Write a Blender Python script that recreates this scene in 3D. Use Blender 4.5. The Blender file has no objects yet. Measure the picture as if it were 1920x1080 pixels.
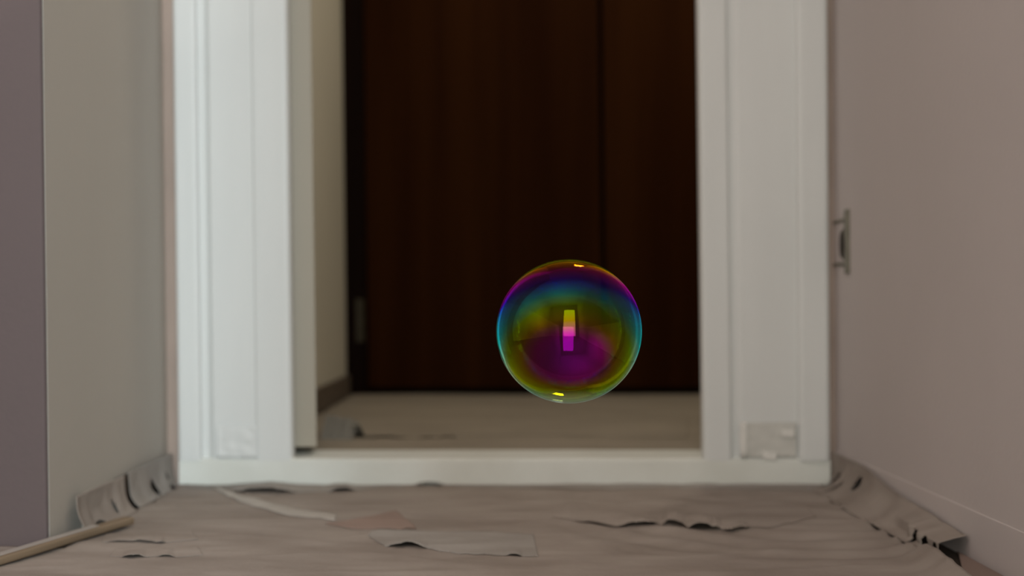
import bpy, bmesh, math, random
from mathutils import Vector, noise

random.seed(7)
S = bpy.context.scene
COL = S.collection
PI = math.pi

# ---------------------------------------------------------------- camera, world, lights, exposure
H = 0.337                      # lens height above the covered floor
F = 2400.0                     # focal length in pixels of the 1920 frame
U0, V0 = 945.0, 575.0          # vanishing point of the passage
cd = bpy.data.cameras.new('camera')
cam = bpy.data.objects.new('camera', cd)
COL.objects.link(cam)
cam.location = (0, 0, H)
cam.rotation_euler = (PI / 2, 0, 0)
cd.sensor_width = 36.0
cd.lens = F / 1920 * 36
cd.shift_x = 15 / 1920
cd.shift_y = 35 / 1920
cd.clip_start = 0.02
cd.dof.use_dof = True
cd.dof.focus_distance = 1.46
cd.dof.aperture_fstop = 2.7
S.camera = cam

S.view_settings.view_transform = 'Standard'
S.view_settings.look = 'None'
S.view_settings.gamma = 1.0
S.view_settings.use_curve_mapping = False
S.view_settings.exposure = -0.13

w = bpy.data.worlds.new('world')
S.world = w
w.use_nodes = True
w.node_tree.nodes['Background'].inputs[0].default_value = (0.55, 0.60, 0.66, 1)
w.node_tree.nodes['Background'].inputs[1].default_value = 0.3


def area(name, loc, target, sx, sy, power, col, spread=180):
    d = bpy.data.lights.new(name, 'AREA')
    d.shape = 'RECTANGLE'
    d.size, d.size_y = sx, sy
    d.energy = power
    d.color = col
    d.spread = math.radians(spread)
    o = bpy.data.objects.new(name, d)
    COL.objects.link(o)
    o.location = loc
    v = Vector(target) - Vector(loc)
    o.rotation_euler = v.to_track_quat('-Z', 'Y').to_euler()
    return o


# daylight standing in the doorway behind the camera, an added lamp beyond it brightening the left side,
# an added soft fill in the near space, the ceiling lamp of the room ahead
area('added_left_lamp', (0.84, -3.1, 1.35), (-0.5, 2.4, 0.5), 0.27, 1.1, 20, (0.80, 0.94, 1.0), 70)
area('doorway_glow', (-0.01, -1.035, 1.03), (-0.01, 1.0, 1.03), 0.80, 2.02, 23.0, (0.96, 1.0, 0.90))
area('added_near_fill', (-0.45, 0.40, 0.85), (-1.25, 0.40, 2.3), 0.6, 0.6, 32, (1.0, 0.94, 0.89))
area('room_ceiling_lamp', (0.55, 3.3, 2.40), (0.2, 3.3, 0), 0.4, 0.4, 10.5, (1.0, 0.92, 0.76))

# ---------------------------------------------------------------- materials


def mat(name, col, rough=0.6, var=0.0, scale=(8, 8, 8), bump=0.0, bump_scale=60.0, spec=0.3, col2=None, metallic=0.0, detail=4.0):
    m = bpy.data.materials.new(name)
    m.use_nodes = True
    nt = m.node_tree
    b = nt.nodes['Principled BSDF']
    b.inputs['Roughness'].default_value = rough
    b.inputs['Metallic'].default_value = metallic
    b.inputs['Specular IOR Level'].default_value = spec
    tc = nt.nodes.new('ShaderNodeTexCoord')
    mp = nt.nodes.new('ShaderNodeMapping')
    mp.inputs['Scale'].default_value = scale
    nt.links.new(tc.outputs['Object'], mp.inputs[0])
    n = nt.nodes.new('ShaderNodeTexNoise')
    n.inputs['Scale'].default_value = 1.0
    n.inputs['Detail'].default_value = detail
    nt.links.new(mp.outputs[0], n.inputs['Vector'])
    r = nt.nodes.new('ShaderNodeValToRGB')
    c2 = col2 or tuple(c * (1 - var) for c in col)
    r.color_ramp.elements[0].position = 0.35
    r.color_ramp.elements[1].position = 0.65
    r.color_ramp.elements[0].color = (*c2, 1)
    r.color_ramp.elements[1].color = (*col, 1)
    nt.links.new(n.outputs['Fac'], r.inputs[0])
    nt.links.new(r.outputs[0], b.inputs['Base Color'])
    if bump:
        n2 = nt.nodes.new('ShaderNodeTexNoise')
        n2.inputs['Scale'].default_value = bump_scale
        n2.inputs['Detail'].default_value = 3
        nt.links.new(tc.outputs['Object'], n2.inputs['Vector'])
        bp = nt.nodes.new('ShaderNodeBump')
        bp.inputs['Strength'].default_value = bump
        bp.inputs['Distance'].default_value = 0.004
        nt.links.new(n2.outputs['Fac'], bp.inputs['Height'])
        nt.links.new(bp.outputs[0], b.inputs['Normal'])
    return m


M = {}
M['wall'] = mat('painted_plaster', (0.60, 0.54, 0.525), 0.75, 0.04, (3, 3, 1.5), 0.12, 90)
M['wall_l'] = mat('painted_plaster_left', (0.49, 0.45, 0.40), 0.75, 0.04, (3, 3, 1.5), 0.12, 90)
M['wall_front_shade'] = mat('mauve_shade_plaster', (0.135, 0.103, 0.103), 0.8, 0.06, (3, 3, 1.5), 0.12, 90)  # shade on the wall's front face, put into its colour
M['room_wall'] = mat('room_plaster', (0.66, 0.61, 0.50), 0.8, 0.05, (3, 3, 2), 0.12, 90)
M['bare'] = mat('bare_plaster', (0.46, 0.36, 0.31), 0.9, 0.15, (30, 30, 6), 0.2, 120)
M['trim'] = mat('white_gloss_paint', (0.785, 0.798, 0.79), 0.42, 0.03, (14, 14, 2), 0.06, 50, 0.4)
M['ceiling'] = mat('ceiling_paint', (0.72, 0.65, 0.63), 0.85, 0.03)
M['board'] = mat('brown_board', (0.27, 0.195, 0.165), 0.7, 0.1, (20, 4, 4))
M['floor'] = mat('bare_wood_floor', (0.045, 0.032, 0.024), 0.7, 0.3, (40, 4, 4), 0.1, 80)  # wood taken near black so gaps in the paper look deeply shaded
M['skirting'] = mat('slit_shade_skirting', (0.06, 0.042, 0.03), 0.6, 0.3, (6, 6, 60))  # dark colour stands in for shade in the slit between paper strips
M['skirting_room'] = mat('room_skirting', (0.15, 0.115, 0.085), 0.6, 0.2, (6, 6, 60))
M['sill'] = mat('white_sill', (0.84, 0.86, 0.82), 0.55, 0.1, (7, 10, 7), 0.1, 40, 0.3, (0.76, 0.77, 0.72))
M['paper'] = mat('masking_paper', (0.37, 0.32, 0.285), 0.8, 0, (5, 10, 10), 0.25, 45, 0.15, (0.285, 0.24, 0.21))
M['paper_grey'] = mat('grey_masking_paper', (0.37, 0.34, 0.315), 0.8, 0, (5, 12, 10), 0.25, 45, 0.15, (0.31, 0.28, 0.255))
M['paper_warm'] = mat('brown_masking_paper', (0.33, 0.245, 0.21), 0.8, 0.1, (7, 7, 7), 0.2, 45, 0.15)
M['paper_room'] = mat('room_masking_paper', (0.36, 0.31, 0.25), 0.8, 0, (4, 9, 8), 0.25, 40, 0.15, (0.30, 0.26, 0.21))
M['flap'] = mat('taped_flap_paper', (0.70, 0.69, 0.65), 0.6, 0.08, (30, 30, 30), 0.1, 60)
M['strip'] = mat('pale_paper_strip', (0.50, 0.46, 0.42), 0.7, 0.1, (30, 30, 30))
M['heap'] = mat('dark_grey_paper', (0.22, 0.205, 0.18), 0.8, 0.2, (20, 20, 20), 0.2, 50)  # darker grey than the other paper
M['tape'] = mat('pale_tape', (0.86, 0.84, 0.80), 0.5, 0.05, (30, 30, 30))
M['door_white'] = mat('shaded_cream_paint', (0.42, 0.38, 0.31), 0.5, 0.03, (10, 10, 2), 0.05, 50)  # cream paint, darkened in the colour for the shade on the door
M['metal'] = mat('dull_metal', (0.26, 0.24, 0.19), 0.45, 0.2, (40, 40, 40), metallic=0.5)
M['hole'] = mat('box_interior', (0.05, 0.042, 0.032), 0.8, 0.2)
M['brass'] = mat('aged_brass', (0.055, 0.042, 0.020), 0.5, 0.3, (60, 60, 60), metallic=0.2)
M['lath'] = mat('wooden_lath', (0.26, 0.19, 0.125), 0.6, 0.25, (60, 5, 60), 0.1, 60)
M['lath_edge'] = mat('lath_highlight', (0.42, 0.38, 0.35), 0.5, 0.1, (30, 5, 30))


def mahogany():
    m = mat('mahogany', (0.034, 0.0108, 0.0025), 0.6, 0, (8, 8, 0.35), 0.0, 60, 0.02, (0.020, 0.0056, 0.0012), detail=6.0)
    return m


M['mahogany'] = mahogany()
M['mahogany_dark'] = mat('mahogany_frame', (0.014, 0.006, 0.0035), 0.6, 0, (12, 12, 0.4), 0, 60, 0.02, (0.008, 0.004, 0.003))
M['kick'] = mat('dark_kick_rail', (0.006, 0.004, 0.003), 0.7, 0.2, spec=0.02)


def film():
    m = bpy.data.materials.new('soap_film')
    m.use_nodes = True
    nt = m.node_tree
    nt.nodes.clear()
    N = nt.nodes.new
    L = nt.links.new

    def mth(op, a, b=None, c=None):
        n = N('ShaderNodeMath')
        n.operation = op
        for i, v in enumerate((a, b, c)):
            if v is None:
                continue
            if isinstance(v, (int, float)):
                n.inputs[i].default_value = v
            else:
                L(v, n.inputs[i])
        return n.outputs[0]
    geo = N('ShaderNodeNewGeometry')
    dot = N('ShaderNodeVectorMath')
    dot.operation = 'DOT_PRODUCT'
    L(geo.outputs['Normal'], dot.inputs[0])
    L(geo.outputs['Incoming'], dot.inputs[1])
    c = mth('ABSOLUTE', dot.outputs['Value'])
    tc = N('ShaderNodeTexCoord')
    sp = N('ShaderNodeSeparateXYZ')
    L(tc.outputs['Object'], sp.inputs[0])
    # liquid drains: the film is thinnest at the top of the bubble
    nz = N('ShaderNodeTexNoise')
    nz.inputs['Scale'].default_value = 16
    nz.inputs['Detail'].default_value = 2
    L(tc.outputs['Object'], nz.inputs['Vector'])
    zz = mth('DIVIDE', sp.outputs['Z'], 0.085)
    rp = N('ShaderNodeValToRGB')
    rp.color_ramp.interpolation = 'LINEAR'
    pts = [(-1, 436), (-0.86, 428), (-0.66, 446), (-0.5, 438), (-0.2, 406), (0, 376), (0.22, 344), (0.45, 315), (0.6, 285), (0.78, 260), (1, 237)]
    els = rp.color_ramp.elements
    while len(els) < len(pts):
        els.new(0.5)
    for e, (z_, nm) in zip(els, pts):
        e.position = (z_ + 1) / 2
        e.color = (nm / 500, nm / 500, nm / 500, 1)
    L(mth('MULTIPLY_ADD', zz, 0.5, 0.5), rp.inputs[0])
    t = mth('MULTIPLY', rp.outputs[0], 500.0)
    t = mth('MULTIPLY_ADD', mth('SUBTRACT', nz.outputs['Fac'], 0.5), 22.0, t)
    s2 = mth('SUBTRACT', 1.0, mth('MULTIPLY', c, c))
    cT = mth('SQRT', mth('SUBTRACT', 1.0, mth('DIVIDE', s2, 1.769)))
    opd = mth('MULTIPLY', mth('MULTIPLY', t, cT), 2.66)
    Fr = mth('MULTIPLY_ADD', mth('POWER', mth('SUBTRACT', 1.0, c), 5.0), 0.68, 0.017)
    chans = []
    mats_ = ((1.35, -0.35, 0.0), (-0.10, 1.25, -0.15), (0.0, -0.20, 1.20))
    base_ = []
    for lams in ((628, 648), (533, 549), (438, 450)):
        acc = None
        for lam in lams:
            s = mth('SINE', mth('MULTIPLY', opd, PI / lam))
            q = mth('MULTIPLY', s, s)
            acc = q if acc is None else mth('ADD', acc, q)
        base_.append(mth('MULTIPLY', acc, 0.5))
    for row in mats_:                                            # spectral bands to display primaries
        acc = mth('MULTIPLY', base_[0], row[0])
        acc = mth('MULTIPLY_ADD', base_[1], row[1], acc)
        acc = mth('MAXIMUM', mth('MULTIPLY_ADD', base_[2], row[2], acc), 0.0)
        q = mth('MULTIPLY', mth('MULTIPLY', acc, 4.0), Fr)
        om = mth('SUBTRACT', 1.0, Fr)
        chans.append(mth('DIVIDE', q, mth('ADD', mth('MULTIPLY', om, om), q)))
    R = N('ShaderNodeCombineXYZ')
    for i in range(3):
        L(chans[i], R.inputs[i])
    T = N('ShaderNodeVectorMath')
    T.operation = 'SUBTRACT'
    T.inputs[0].default_value = (1, 1, 1)
    L(R.outputs[0], T.inputs[1])
    g = N('ShaderNodeBsdfGlossy')
    g.inputs['Roughness'].default_value = 0.0
    tr = N('ShaderNodeBsdfTransparent')
    L(R.outputs[0], g.inputs['Color'])
    L(T.outputs[0], tr.inputs['Color'])
    a = N('ShaderNodeAddShader')
    L(g.outputs[0], a.inputs[0])
    L(tr.outputs[0], a.inputs[1])
    out = N('ShaderNodeOutputMaterial')
    L(a.outputs[0], out.inputs[0])
    return m


M['film'] = film()

# ---------------------------------------------------------------- helpers


def lean(v):
    """the old building leans: its uprights are out of plumb by about 0.7 degrees"""
    x, y, z = v
    k = 0.0125
    if x > 0.40 and y < 2.97:
        k = 0.0125 - 0.0065 * min(1, (x - 0.40) / 0.2)
    return (x - k * (z - 0.05), y, z)


class MB:
    def __init__(self):
        self.v, self.f = [], []

    def box(self, x0, x1, y0, y1, z0, z1):
        i = len(self.v)
        self.v += [(x0, y0, z0), (x1, y0, z0), (x1, y1, z0), (x0, y1, z0), (x0, y0, z1), (x1, y0, z1), (x1, y1, z1), (x0, y1, z1)]
        self.f += [tuple(i + k for k in q) for q in ((3, 2, 1, 0), (4, 5, 6, 7), (0, 1, 5, 4), (1, 2, 6, 5), (2, 3, 7, 6), (3, 0, 4, 7))]
        return self

    def prism(self, poly, z0, z1):
        """poly: plan outline, counter-clockwise"""
        i, n = len(self.v), len(poly)
        self.v += [(x, y, z0) for x, y in poly] + [(x, y, z1) for x, y in poly]
        self.f.append(tuple(i + n + k for k in range(n)))
        self.f.append(tuple(i + k for k in reversed(range(n))))
        for k in range(n):
            k2 = (k + 1) % n
            self.f.append((i + k, i + k2, i + n + k2, i + n + k))
        return self

    def xprism(self, poly, x0, x1):
        """poly in (y, z), extruded along x"""
        i, n = len(self.v), len(poly)
        self.v += [(x0, y, z) for y, z in poly] + [(x1, y, z) for y, z in poly]
        self.f.append(tuple(i + n + k for k in range(n)))
        self.f.append(tuple(i + k for k in reversed(range(n))))
        for k in range(n):
            k2 = (k + 1) % n
            self.f.append((i + k, i + k2, i + n + k2, i + n + k))
        return self

    def build(self, name, m, parent=None, bevel=0.0, leaning=True, smooth=False, segs=2, base=None):
        vs = [lean(v) for v in self.v] if leaning else list(self.v)
        o_loc = Vector((0, 0, 0))
        if parent is not None:
            o_loc = parent.location
        elif base is not None:
            o_loc = Vector(base)
        vs = [tuple(Vector(v) - o_loc) for v in vs]
        me = bpy.data.meshes.new(name)
        me.from_pydata(vs, [], self.f)
        bm = bmesh.new()
        bm.from_mesh(me)
        bmesh.ops.recalc_face_normals(bm, faces=bm.faces)
        bm.to_mesh(me)
        bm.free()
        o = bpy.data.objects.new(name, me)
        COL.objects.link(o)
        me.materials.append(m)
        if parent is not None:
            o.parent = parent
        elif base is not None:
            o.location = base
        if bevel:
            b = o.modifiers.new('bevel', 'BEVEL')
            b.width = bevel
            b.segments = segs
            b.limit_method = 'ANGLE'
        if smooth:
            for p in me.polygons:
                p.use_smooth = True
        return o


def struct(o):
    o['kind'] = 'structure'
    return o


def tag(o, label, cat, group=None):
    o['label'] = label
    o['category'] = cat
    if group:
        o['group'] = group
    return o


def empty(name, loc):
    o = bpy.data.objects.new(name, None)
    o.empty_display_size = 0.05
    COL.objects.link(o)
    o.location = loc
    return o


ZF = 0.048                       # floor of the room ahead, one low step up


def fdepth(v, z=0.0):
    return (H - z) * F / (v - V0)


def fx(u, d):
    return (u - U0) / F * d


def sheet(name, m, nu, nv, fn, keep=None, thick=0.0006, parent=None, base=(0, 0, 0)):
    """one sheet of paper: fn(s, t) -> point, s and t in 0..1"""
    vs, fs = [], []
    b = parent.location if parent is not None else Vector(base)
    for j in range(nv + 1):
        for i in range(nu + 1):
            vs.append(tuple(Vector(fn(i / nu, j / nv)) - b))
    for j in range(nv):
        for i in range(nu):
            if keep and not keep((i + .5) / nu, (j + .5) / nv):
                continue
            a = j * (nu + 1) + i
            fs.append((a, a + 1, a + nu + 2, a + nu + 1))
    me = bpy.data.meshes.new(name)
    me.from_pydata(vs, [], fs)
    bm = bmesh.new()
    bm.from_mesh(me)
    loose = [x for x in bm.verts if not x.link_faces]
    bmesh.ops.delete(bm, geom=loose, context='VERTS')
    bm.to_mesh(me)
    bm.free()
    me.materials.append(m)
    for p in me.polygons:
        p.use_smooth = True
    o = bpy.data.objects.new(name, me)
    COL.objects.link(o)
    if parent is not None:
        o.parent = parent
    else:
        o.location = base
    sd = o.modifiers.new('thickness', 'SOLIDIFY')
    sd.thickness = thick
    sd.offset = 1
    return o


def sm(a, b, x):
    t = max(0.0, min(1.0, (x - a) / (b - a)))
    return t * t * (3 - 2 * t)


def nz(x, y, z=0.0):
    return noise.noise(Vector((x, y, z)))


def bumpf(x, c, wd):
    """a rounded arch of half width wd"""
    t = (x - c) / wd
    return (1 - abs(t) ** 2.6) ** 1.6 if abs(t) < 1 else 0.0


# ---------------------------------------------------------------- the setting
WL, WR = -0.630, 0.622           # passage walls
FY = 2.40                        # plane of the door frame
BY = 2.52                        # far side of the frame wall
RY = 4.15                        # mahogany doors
RL = -0.510                      # left wall of the room ahead
CZ = 2.50

struct(MB().box(-1.7, 1.4, -1.2, FY + 0.02, -0.06, 0.0).build('floor', M['floor'], leaning=False))
struct(MB().box(-1.7, 1.4, FY + 0.02, RY + 0.3, -0.06, ZF).build('floor_far', M['floor'], leaning=False))
struct(MB().box(-1.7, 1.4, -1.2, RY + 0.3, CZ, CZ + 0.06).build('ceiling', M['ceiling'], leaning=False))

# left wall of the passage: it ends in an outside corner nearer the camera
struct(MB().box(-1.6, WL, 1.774, FY, 0, CZ).build('wall_left', M['wall_l']))
struct(MB().box(-1.6, WL, 1.764, 1.774, 0, CZ).build('wall_left_front', M['wall_front_shade'], bevel=0.004, segs=3))
struct(MB().box(-1.66, -1.6, -1.0, 1.775, 0, CZ).build('wall_left_near', M['ceiling']))
struct(MB().box(WR, WR + 0.12, -1.0, FY, 0, CZ).build('wall_right', M['wall']))
# wall behind the camera with the open doorway that lets the daylight in
b = MB()
b.box(-1.66, -0.43, -1.12, -1.0, 0, CZ)
b.box(0.41, WR + 0.12, -1.12, -1.0, 0, CZ)
b.box(-0.43, 0.41, -1.12, -1.0, 2.06, CZ)
struct(b.build('wall_back', M['wall'], leaning=False))

# wall around the door frame, its plaster bare in a strip beside the casings
TZ = 2.06
b = MB()
b.box(-1.6, -0.445, FY, BY, 0, CZ)
b.box(0.424, 1.2, FY, BY, 0, CZ)
b.box(-0.445, 0.424, FY, BY, TZ + 0.02, CZ)
struct(b.build('wall_front', M['bare']))

# frame: an outer bead, a groove, a flat panel and an inner stop on either side
def flat(x0, x1, yf, yb, r=0.006):
    """plan outline of one moulding with rounded front edges, counter-clockwise"""
    q = [(x0, yb)]
    for k in range(5):
        a_ = PI / 2 * k / 4
        q.append((x0 + r * (1 - math.sin(a_)) if k else x0 + r, yf + r * (1 - math.cos(a_))) if False else (x0 + r - r * math.cos(a_), yf + r - r * math.sin(a_)))
    for k in range(5):
        a_ = PI / 2 * k / 4
        q.append((x1 - r + r * math.sin(a_), yf + r - r * math.cos(a_)))
    q.append((x1, yb))
    return q


BZ = 0.050
struct(MB().prism(flat(-0.608, -0.564, 2.384, 2.402, 0.008), BZ, TZ + 0.06).build('trim_1', M['trim']))
struct(MB().prism([(-0.567, 2.402), (-0.567, 2.398), (-0.556, 2.3985), (-0.550, 2.3975), (-0.541, 2.389), (-0.463, 2.389), (-0.463, 2.402)], BZ, TZ + 0.03).build('trim_2', M['trim'], bevel=0.001))
struct(MB().prism(flat(-0.466, -0.394, 2.386, 2.414, 0.010), BZ, TZ + 0.02).build('trim_3', M['trim']))
struct(MB().prism(flat(0.372, 0.427, 2.386, 2.414, 0.008), BZ, TZ + 0.02).build('trim_4', M['trim']))
struct(MB().prism([(0.424, 2.402), (0.424, 2.396), (0.438, 2.396), (0.447, 2.392), (0.551, 2.392), (0.551, 2.402)], BZ, TZ + 0.03).build('trim_5', M['trim'], bevel=0.001))
struct(MB().prism(flat(0.549, 0.6085, 2.381, 2.402, 0.010), BZ, TZ + 0.06).build('trim_6', M['trim']))
b = MB()
b.box(-0.608, 0.6085, 2.384, 2.402, TZ + 0.06, TZ + 0.12)
b.box(-0.55, 0.55, 2.392, 2.402, TZ, TZ + 0.06)
b.box(-0.394, 0.372, 2.392, BY, TZ - 0.01, TZ + 0.02)
struct(b.build('trim_7', M['trim'], bevel=0.003))
# low white step board across the foot of the frame
b = MB()
b.xprism([(2.386, 0.0), (2.40, 0.0), (2.40, 0.047), (BY + 0.015, 0.047), (BY + 0.015, 0.0535), (2.392, 0.0535), (2.388, 0.0525), (2.386, 0.049)], -0.606, 0.6085)
struct(b.build('trim_8', M['sill'], leaning=False))


# skirtings
def skirting(name, xw, side, y0, y1, z0, z1, th, m):
    x2 = xw + side * th
    return struct(MB().box(min(xw, x2), max(xw, x2), y0, y1, z0, z1).build(name, m, bevel=min(0.004, th * 0.9), segs=3))


skirting('baseboard_left', WL, 1, 1.905, 2.06, 0, 0.060, 0.010, M['wall_l'])
skirting('baseboard_left_far', WL, 1, 2.06, FY, 0, 0.060, 0.010, M['skirting'])  # far end coloured dark to deepen the shade behind the paper
skirting('baseboard_right', WR, -1, -0.98, FY, 0, 0.068, 0.0028, M['wall'])
skirting('baseboard_far_left', RL, 1, BY, RY - 0.01, ZF, 0.117, 0.014, M['skirting_room'])

# the room ahead
struct(MB().box(-0.66, RL, BY, RY, ZF, CZ).build('wall_far_left', M['room_wall'], bevel=0.002))
struct(MB().box(1.05, 1.15, BY, RY, ZF, CZ).build('wall_far_right', M['room_wall']))
struct(MB().box(-0.66, 1.15, RY + 0.05, RY + 0.15, ZF, CZ).build('wall_far', M['room_wall']))

# dark mahogany double door at the end of the room
dr = empty('door_1', (0.2, RY, ZF))
dr['kind'] = 'structure'
b = MB()
b.box(RL, -0.443, RY - 0.004, RY + 0.05, ZF, 2.14)
b.box(0.96, 1.05, RY - 0.004, RY + 0.05, ZF, 2.14)
b.box(-0.443, 0.96, RY - 0.004, RY + 0.05, 2.06, 2.14)
b.build('door_frame', M['mahogany_dark'], dr, bevel=0.004)
MB().box(-0.443, 0.96, RY + 0.015, RY + 0.05, ZF, 0.08).build('kick_rail', M['kick'], dr)
MB().box(-0.440, 0.320, RY, RY + 0.04, 0.074, 2.055).build('door_leaf', M['mahogany'], dr, bevel=0.004)
MB().box(0.334, 0.956, RY, RY + 0.04, 0.074, 2.055).build('door_leaf', M['mahogany'], dr, bevel=0.004)
MB().box(0.30, 0.35, RY + 0.035, RY + 0.05, 0.074, 2.055).build('rebate_strip', M['kick'], dr)
hg = MB().box(-0.476, -0.460, RY - 0.007, RY - 0.004, 0.222, 0.362).build('hinge', M['brass'], dr, bevel=0.001)
for k in range(3):
    z0 = 0.224 + k * 0.046
    kn = MB().prism([(-0.455 + 0.006 * math.cos(2 * PI * i / 10), RY - 0.009 + 0.006 * math.sin(2 * PI * i / 10)) for i in range(10)], z0, z0 + 0.044).build('hinge_knuckle', M['brass'], dr)
    kn.parent = hg

# cream door standing open into the room: only its hinge edge shows
d2 = empty('door_2', (-0.395, 2.56, ZF))
d2['kind'] = 'structure'
a = math.radians(98.8)
ux, uy = math.cos(a), math.sin(a)
nx, ny = -uy, ux
px_, py_ = -0.3565, 2.440


def leafpoly(a0, a1, t0, t1):
    return [(px_ + ux * s + nx * t, py_ + uy * s + ny * t) for s, t in ((a0, t0), (a1, t0), (a1, t1), (a0, t1))]


MB().prism(leafpoly(0.0, 0.56, 0, 0.044), 0.0695, 2.03).build('door_leaf', M['door_white'], d2, bevel=0.002)
b = MB()
b.prism(leafpoly(-0.006, 0.03, 0.043, 0.049), 0.25, 0.35)
b.prism(leafpoly(-0.006, 0.03, 0.043, 0.049), 1.70, 1.80)
b.build('hinge', M['brass'], d2)

# ---------------------------------------------------------------- the soap bubble
BR = 0.085
bd = 1.50
me = bpy.data.meshes.new('soap_bubble')
bm = bmesh.new()
bmesh.ops.create_uvsphere(bm, u_segments=128, v_segments=80, radius=BR)
for v in bm.verts:
    v.co.z *= 0.992
    v.co.x *= 1.004
bm.to_mesh(me)
bm.free()
me.materials.append(M['film'])
for p_ in me.polygons:
    p_.use_smooth = True
bub = bpy.data.objects.new('soap_bubble', me)
COL.objects.link(bub)
bub.location = (fx(1066.5, bd), bd, H - (621 - V0) / F * bd)
tag(bub, 'iridescent round soap bubble floating in mid air before the dark doors', 'bubble')


# ---------------------------------------------------------------- paper on the passage floor
def hA(x, y):
    z = 0.0045 + 0.0022 * nz(x * 5, y * 13, 1.3) + 0.0012 * nz(x * 17, y * 34, 4.1)
    r = 1 - abs(nz(x * 4 + 2.1, y * 9 - 1.0, 7.7)) * 3
    if r > 0:
        z += 0.0022 * r * r
    # sweeping folds on the right, curling round the corner
    q = math.hypot((x - 0.46) * 0.8, y - 2.02)
    m = sm(0.02, 0.16, x) * sm(0.05, 0.12, q) * (1 - sm(0.30, 0.42, q))
    z += m * 0.0024 * math.sin(q * 95 + 3 * nz(x * 4, y * 4, 2.0))
    return max(z, 0.0008)


def inset(y):
    """the floor paper stops short of the skirtings, where the folded strips cover it"""
    return 0.042 * sm(1.87, 1.93, y) * (1 - sm(2.34, 2.38, y))


def right_edge(y):
    return min(0.603 - 0.042 * (1 - sm(2.34, 2.38, y)), 0.553 + 0.10 * (y - 1.60))


def A(s, t):
    y = 1.36 + t * (2.384 - 1.36)
    xr = right_edge(y)
    x = -1.02 + s * (xr + 1.02)
    z = hA(x, y)
    if y < 1.80:
        e = (xr - x)
        z += 0.020 * math.exp(-(e / 0.022) ** 2) * (1 - sm(1.66, 1.80, y))
    return (x, y, z)


def keepA(s, t):
    x, y, z = A(s, t)
    return not (x < -0.606 + 0.2 * inset(y) and y > 1.758)


o = sheet('paper_sheet', M['paper'], 300, 190, A, keepA)
tag(o, 'wide crinkled brownish masking paper covering the passage floor', 'paper')


def poly_at(pts, u):
    if u <= pts[0][0]:
        return pts[0][1]
    for (a0, b0), (a1, b1) in zip(pts, pts[1:]):
        if u <= a1:
            t = (u - a0) / (a1 - a0)
            return b0 + (b1 - b0) * t
    return pts[-1][1]


def scrap(name, m, near, back, lifts, nu=120, nv=26, ground=hA, gap=0.0012, zf=0.0, decay=0.05, rag=0.8, parent=None):
    """loose sheet lying on the floor paper: near and back edges as (pixel column, pixel row)
    sightings turned into floor points; lifts are arches of the near edge"""
    u0, u1 = near[0][0], near[-1][0]
    v0, v1 = back[0][0], back[-1][0]

    def fn(s, t):
        un, ub = u0 + s * (u1 - u0), v0 + s * (v1 - v0)
        vn = poly_at(near, un) + rag * 2.0 * nz(un * 0.05, 3.3, t) + rag * nz(un * 0.2, 1.1, t)
        vb = poly_at(back, ub)
        dn, db = fdepth(vn, zf), fdepth(vb, zf)
        xn, xb = fx(un, dn), fx(ub, db)
        x, y = xn + (xb - xn) * t, dn + (db - dn) * t
        z = zf + ground(x, y) + gap + 0.0006 * nz(x * 22, y * 22, 9.0)
        dist = (db - dn) * t
        for (uc, hw, h) in lifts:
            z += h * bumpf(un, uc, hw) * math.exp(-(dist / decay) ** 2)
        return (x, y, z)
    return sheet(name, m, nu, nv, fn, parent=parent)


o = scrap('paper_sheet', M['paper_grey'],
          [(352, 922), (430, 924), (445, 931), (550, 933), (605, 928), (625, 929), (660, 927), (700, 922), (775, 918), (840, 918), (900, 921), (1100, 923), (1300, 921), (1480, 926), (1545, 926)],
          [(348, 915), (700, 914), (830, 913.3), (1200, 914), (1545, 916)],
          [(496, 64, 0.010), (641, 26, 0.0075), (806, 30, 0.006), (1040, 60, 0.001)], nu=220, decay=0.10)
tag(o, 'grey paper strip butted against the white step, its near edge lifting in dark gaps', 'paper')

o = scrap('paper_sheet', M['paper'],
          [(1035, 978), (1090, 988), (1160, 993), (1215, 996), (1238, 990), (1250, 986), (1270, 994), (1290, 1002), (1350, 1002), (1370, 1004), (1420, 1000), (1500, 985), (1530, 975)],
          [(1060, 955), (1250, 946), (1500, 950)],
          [(1196, 42, 0.0075), (1266, 26, 0.010), (1318, 30, 0.011), (1345, 9, 0.005), (1378, 30, 0.006), (1120, 50, 0.003)], nu=240, decay=0.09)
tag(o, 'torn overlapping sheet with the long ragged dark slit along its near edge', 'paper')

o = scrap('paper_scrap', M['paper_warm'],
          [(610, 990), (660, 999), (700, 1001), (780, 1001)], [(660, 984), (700, 976), (742, 967), (776, 993)], [(770, 14, 0.001)], nu=50, nv=16)
tag(o, 'reddish brown triangular paper scrap in the middle of the floor', 'paper scrap')

o = scrap('paper_sheet', M['paper_grey'],
          [(690, 1012), (722, 1036), (760, 1037), (805, 1040), (850, 1046), (1010, 1052)], [(696, 1003), (780, 1003), (1000, 1010)],
          [(764, 40, 0.0075), (965, 16, 0.003)], nu=140)
tag(o, 'grey paper sheet nearest the middle with a small arched lift at its edge', 'paper')

o = scrap('paper_scrap', M['paper'],
          [(190, 1026), (250, 1022), (300, 1026), (372, 1020)], [(200, 1006), (360, 1004)], [(232, 36, 0.002), (275, 26, 0.0035), (302, 9, 0.003)], nu=90)
tag(o, 'flat torn scrap on the left floor, the farther of the pair beside the lath', 'paper scrap')
o = scrap('paper_scrap', M['paper'],
          [(205, 1050), (250, 1055), (290, 1052), (330, 1055), (380, 1050)], [(215, 1038), (370, 1035)], [(250, 24, 0.0045), (312, 18, 0.003)], nu=90)
tag(o, 'flat torn scrap on the left floor, the nearer of the pair beside the lath', 'paper scrap')

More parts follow.
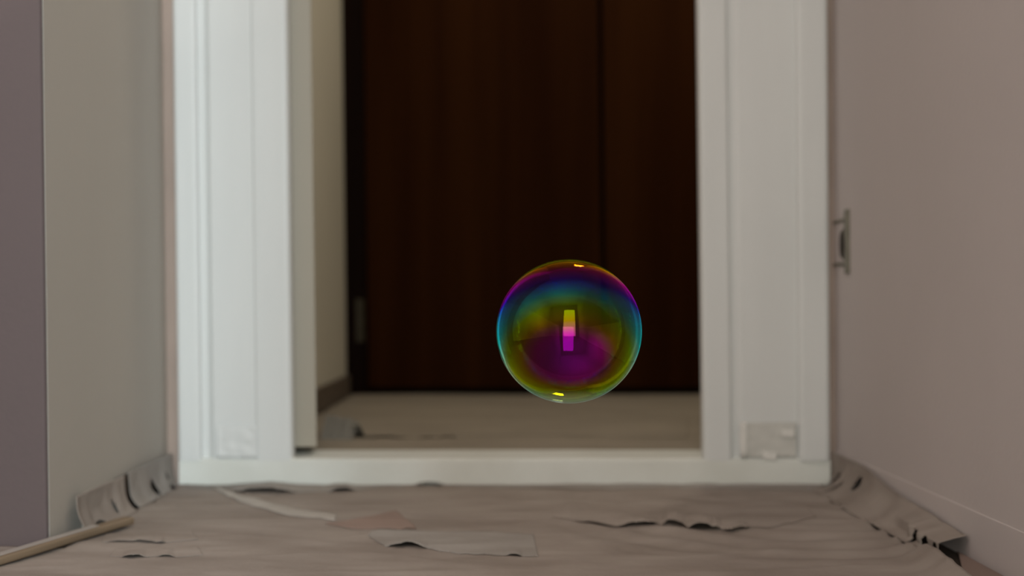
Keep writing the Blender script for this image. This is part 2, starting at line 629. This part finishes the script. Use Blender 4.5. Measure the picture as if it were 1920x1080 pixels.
o = scrap('paper_strip', M['tape'],
          [(398, 921), (430, 940), (470, 954), (540, 973), (628, 986)], [(402, 919.5), (440, 933), (500, 948), (560, 960), (632, 972)], [], nu=60, nv=6, gap=0.0014, rag=0.3)
o.data.materials[0] = M['strip']
tag(o, 'narrow pale paper strip slanting away from the left foot of the frame', 'paper strip')

# a dry wooden lath lying along the foot of the left wall
pa, pb = Vector((-0.665, 1.575, 0.0075)), Vector((-0.567, 1.935, 0.0095))
ln = (pb - pa).length
lt = empty('wooden_lath', (pa + pb) / 2)
lt.rotation_euler = (pb - pa).to_track_quat('Y', 'Z').to_euler()
def local_box(name, m, x0, x1, y0, y1, z0, z1, parent, bevel):
    me_ = bpy.data.meshes.new(name)
    mb = MB().box(x0, x1, y0, y1, z0, z1)
    me_.from_pydata(mb.v, [], mb.f)
    me_.materials.append(m)
    o_ = bpy.data.objects.new(name, me_)
    COL.objects.link(o_)
    o_.parent = parent
    bv = o_.modifiers.new('bevel', 'BEVEL')
    bv.width = bevel
    bv.segments = 3
    return o_
local_box('lath_body', M['lath'], -0.011, 0.011, -ln / 2, ln / 2, -0.0005, 0.0105, lt, 0.004)
c = local_box('highlight_face', M['lath_edge'], -0.009, 0.004, -ln / 2 + 0.01, ln / 2 - 0.085, 0.0103, 0.0116, lt, 0.0006)  # pale slip on top carries the lath's highlight as colour
c['label'] = 'pale upper face, a highlight laid in as colour'
tag(lt, 'thin wooden lath lying on the paper along the foot of the left wall', 'lath')


# ---------------------------------------------------------------- paper folded up on to the skirtings
def upturn(name, m, xw, side, y0, y1, ztop, pleats, arches, nu=160, nv=22, reach=lambda y: 0.02, off=0.012, flare=(), cuts=(), tent=lambda y: 0.0):
    """strip taped along a skirting: down its face, then out on to the floor"""
    def fn(s, t):
        y = y0 + s * (y1 - y0)
        k = 1.0
        for (yc, hw, c_) in arches:
            k = min(k, 1 - c_ * bumpf(y, yc, hw))
        tt = t * k
        zt = ztop(y)
        z = zt * (1 - tt) ** 1.5
        o_ = off + reach(y) * tt ** 2.2
        w_ = tent(y)
        if w_:
            z = z * (1 - w_) + w_ * (zt + 0.017) * (1 - 0.4 * sm(0.0, 0.4, tt)) * (1 - sm(0.38, 0.92, tt))
            o_ = o_ * (1 - w_) + w_ * (0.006 + 0.038 * sm(0.0, 0.36, tt) + 0.016 * sm(0.7, 1.0, tt))
        for (yc, hw, amp) in pleats:
            o_ += amp * bumpf(y, yc, hw) * math.sin(PI * min(1, tt * 1.05))
        for (yc, hw, amp) in flare:
            o_ += amp * bumpf(y, yc, hw) * (0.25 + tt)
        o_ += 0.0025 * nz(y * 28, tt * 3, 5.0) * tt + 0.002 * nz(y * 9, tt * 2, 8.0)
        x = xw + side * max(o_, off * 0.9)
        z = z + 0.0065 * tt
        x2, y2, z2 = lean((x, y, z))
        return (x2, y2, z2)
    def keep(s, t):
        y = y0 + s * (y1 - y0)
        for (yc, hw, ta, tb) in cuts:
            if ta < t < tb:
                q = (t - ta) / (tb - ta)
                if abs(y - yc - 0.006 * (q - 0.5)) < hw * math.sin(PI * q) ** 0.7:
                    return False
        return True
    return sheet(name, m, nu, nv, fn, keep, thick=0.0008)


o = upturn('masking_strip', M['paper'], WL, 1, 1.850, 2.082, lambda y: 0.063,
           [(1.94, 0.05, -0.004), (2.04, 0.02, 0.003)],
           [(1.925, 0.040, 0.30)], cuts=[(2.012, 0.008, 0.35, 0.8)], reach=lambda y: 0.022, flare=[(1.85, 0.02, 0.004)])
tag(o, 'crinkled paper strip on the left skirting, nearer the camera, beside the lath', 'paper strip')
o = upturn('masking_strip', M['paper_grey'], WL, 1, 2.108, 2.388, lambda y: 0.064,
           [(2.19, 0.03, 0.003), (2.32, 0.03, 0.003)],
           [(2.330, 0.018, 0.30)], cuts=[(2.240, 0.015, 0.35, 0.92), (2.325, 0.006, 0.45, 0.8)], reach=lambda y: 0.020 - 0.012 * sm(2.32, 2.385, y))
tag(o, 'crinkled paper strip on the left skirting, farther end, reaching the white frame', 'paper strip')
o = upturn('masking_strip', M['paper'], WR, -1, 1.700, 2.383, lambda y: 0.016 + 0.050 * sm(1.70, 2.25, y),
           [(2.28, 0.02, 0.003), (2.10, 0.05, 0.004), (1.95, 0.04, 0.003), (1.815, 0.012, 0.006), (1.77, 0.012, 0.006)], [],
           cuts=[(2.318, 0.016, 0.30, 0.98), (2.268, 0.006, 0.45, 0.95), (2.190, 0.016, 0.20, 0.60), (1.795, 0.010, 0.36, 0.90), (1.752, 0.010, 0.36, 0.97), (1.716, 0.010, 0.45, 0.97)],
           nu=400, nv=40, off=0.009, reach=lambda y: 0.058 - 0.050 * sm(2.30, 2.385, y), tent=lambda y: 1 - sm(1.80, 2.05, y))
tag(o, 'pleated paper strip folded up on the right skirting with small dark openings', 'paper strip')
o = MB().prism([(0.528, 1.455), (WR - 0.006, 1.455), (WR - 0.006, 1.742), (0.622 * 0.985, 1.725)], 0.002, 0.0055).build('brown_board', M['board'], leaning=False, bevel=0.001, base=(0.59, 1.58, 0.0))
tag(o, 'flat brown board strip lying between the floor paper and the right wall', 'board')

# ---------------------------------------------------------------- uncovered wall box on the right wall, near the frame
sx = WR - 0.0005
def zpx(v, d):
    return H - (v - V0) / F * d
wb = empty('wall_box', (WR, 2.34, 0.41))
zt_, zb_ = zpx(393, 2.31), zpx(513, 2.31)
strap = MB().box(sx - 0.0045, sx + 0.001, 2.292, 2.316, zb_, zt_).build('mounting_strap', M['metal'], wb, bevel=0.001)
for v in (414, 495):
    zc = zpx(v, 2.35)
    MB().box(sx - 0.0030, sx + 0.001, 2.316, 2.397, zc - 0.0028, zc + 0.0028).build('arm', M['metal'], wb, bevel=0.0006)
b = MB()
n = 20
zc = zpx(458, 2.325)
vs = []
i0 = len(b.v)
for k in range(n):
    a_ = 2 * PI * k / n
    b.v.append((sx - 0.0005, 2.325 + 0.020 * math.cos(a_), zc + 0.031 * math.sin(a_)))
for k in range(n):
    a_ = 2 * PI * k / n
    b.v.append((sx - 0.0075, 2.325 + 0.010 * math.cos(a_), zc + 0.022 * math.sin(a_)))
b.f.append(tuple(range(n)))
b.f.append(tuple(n + k for k in reversed(range(n))))
for k in range(n):
    b.f.append((k, (k + 1) % n, n + (k + 1) % n, n + k))
b.build('terminal_block', M['hole'], wb, bevel=0.001)
wb['label'] = 'small uncovered metal wall box low on the right wall beside the frame'
wb['category'] = 'wall fitting'

# ---------------------------------------------------------------- taped paper patches at the feet of the frame
def patch(name, m, x0, x1, z0, z1, y, curl, nu=24, nv=16, parent=None):
    def fn(s, t):
        x = x0 + (x1 - x0) * s
        z = z0 + (z1 - z0) * t
        yy = y - 0.0025 - curl * (0.35 * abs(s - 0.5) * 2) ** 2 - 0.002 * (nz(s * 4, t * 4, x0 * 9) + 0.5)
        return (x - 0.009 * (z - 0.05), yy, z)
    return sheet(name, m, nu, nv, fn, thick=0.0008, parent=parent)


fr = empty('paper_patch', (0.495, 2.39, 0.06))
o = patch('paper_piece', M['flap'], 0.444, 0.546, 0.056, 0.121, 2.3925, 0.008, parent=fr)
for (xa, xb, za, zb) in ((0.440, 0.452, 0.056, 0.122), (0.517, 0.541, 0.094, 0.108), (0.482, 0.508, 0.052, 0.066)):
    c = patch('tape', M['tape'], xa, xb, za, zb, 2.3875, 0.002, 8, 6, parent=fr)
    c['label'] = 'pale piece of tape'
tag(fr, 'greyish paper patch taped at the foot of the right frame panel', 'paper patch')
fl = patch('paper_patch', M['trim'], -0.535, -0.460, 0.056, 0.114, 2.3885, 0.002)
tag(fl, 'white paper patch stuck at the foot of the left frame panel', 'paper patch')


# ---------------------------------------------------------------- paper in the room ahead
def hR(x, y):
    return max(0.0008, 0.0035 + 0.002 * nz(x * 5, y * 9, 21.0) + 0.0008 * nz(x * 16, y * 20, 22.0))


def R1(s, t):
    y = BY + 0.02 + t * (RY + 0.012 - BY - 0.02)
    x = RL + 0.018 + s * (1.03 - RL - 0.018)
    return (x, y, ZF + hR(x, y))


o = sheet('paper_sheet', M['paper_room'], 110, 110, R1)
tag(o, 'smooth brownish paper on the floor of the room in front of the dark doors', 'paper')
o = scrap('paper_sheet', M['paper_room'],
          [(603, 826), (660, 826), (740, 825), (800, 826), (850, 824), (900, 822), (1060, 820), (1290, 824)],
          [(612, 780), (800, 784), (1060, 780), (1290, 786)],
          [(668, 16, 0.034), (715, 60, 0.004), (800, 22, 0.0025), (838, 22, 0.003), (1080, 40, 0.001)],
          nu=200, ground=hR, zf=ZF, decay=0.035)
tag(o, 'second paper sheet in the room, its near edge lifted behind the open door', 'paper')


def heap(s, t):
    # a paper edge pushed up into a hollow fold against the open door
    a_ = PI * t
    x = -0.392 + 0.070 * s + 0.006 * nz(t * 5, s * 4, 31)
    y = 2.735 + 0.05 * math.sin(a_ * 0.5) * 1.2 + 0.004 * nz(s * 6, t * 3, 33)
    hgt = 0.047 * (1 - 0.25 * s) * (1 + 0.12 * nz(s * 5, 2, 35))
    z = ZF + 0.004 + hgt * math.sin(a_ * 0.5)
    y += 0.03 * (1 - math.cos(a_)) * 0.5
    return (x, y, z)


o = sheet('paper_fold', M['heap'], 30, 24, heap)
tag(o, 'crumpled paper fold standing on the floor behind the edge of the cream door', 'paper')
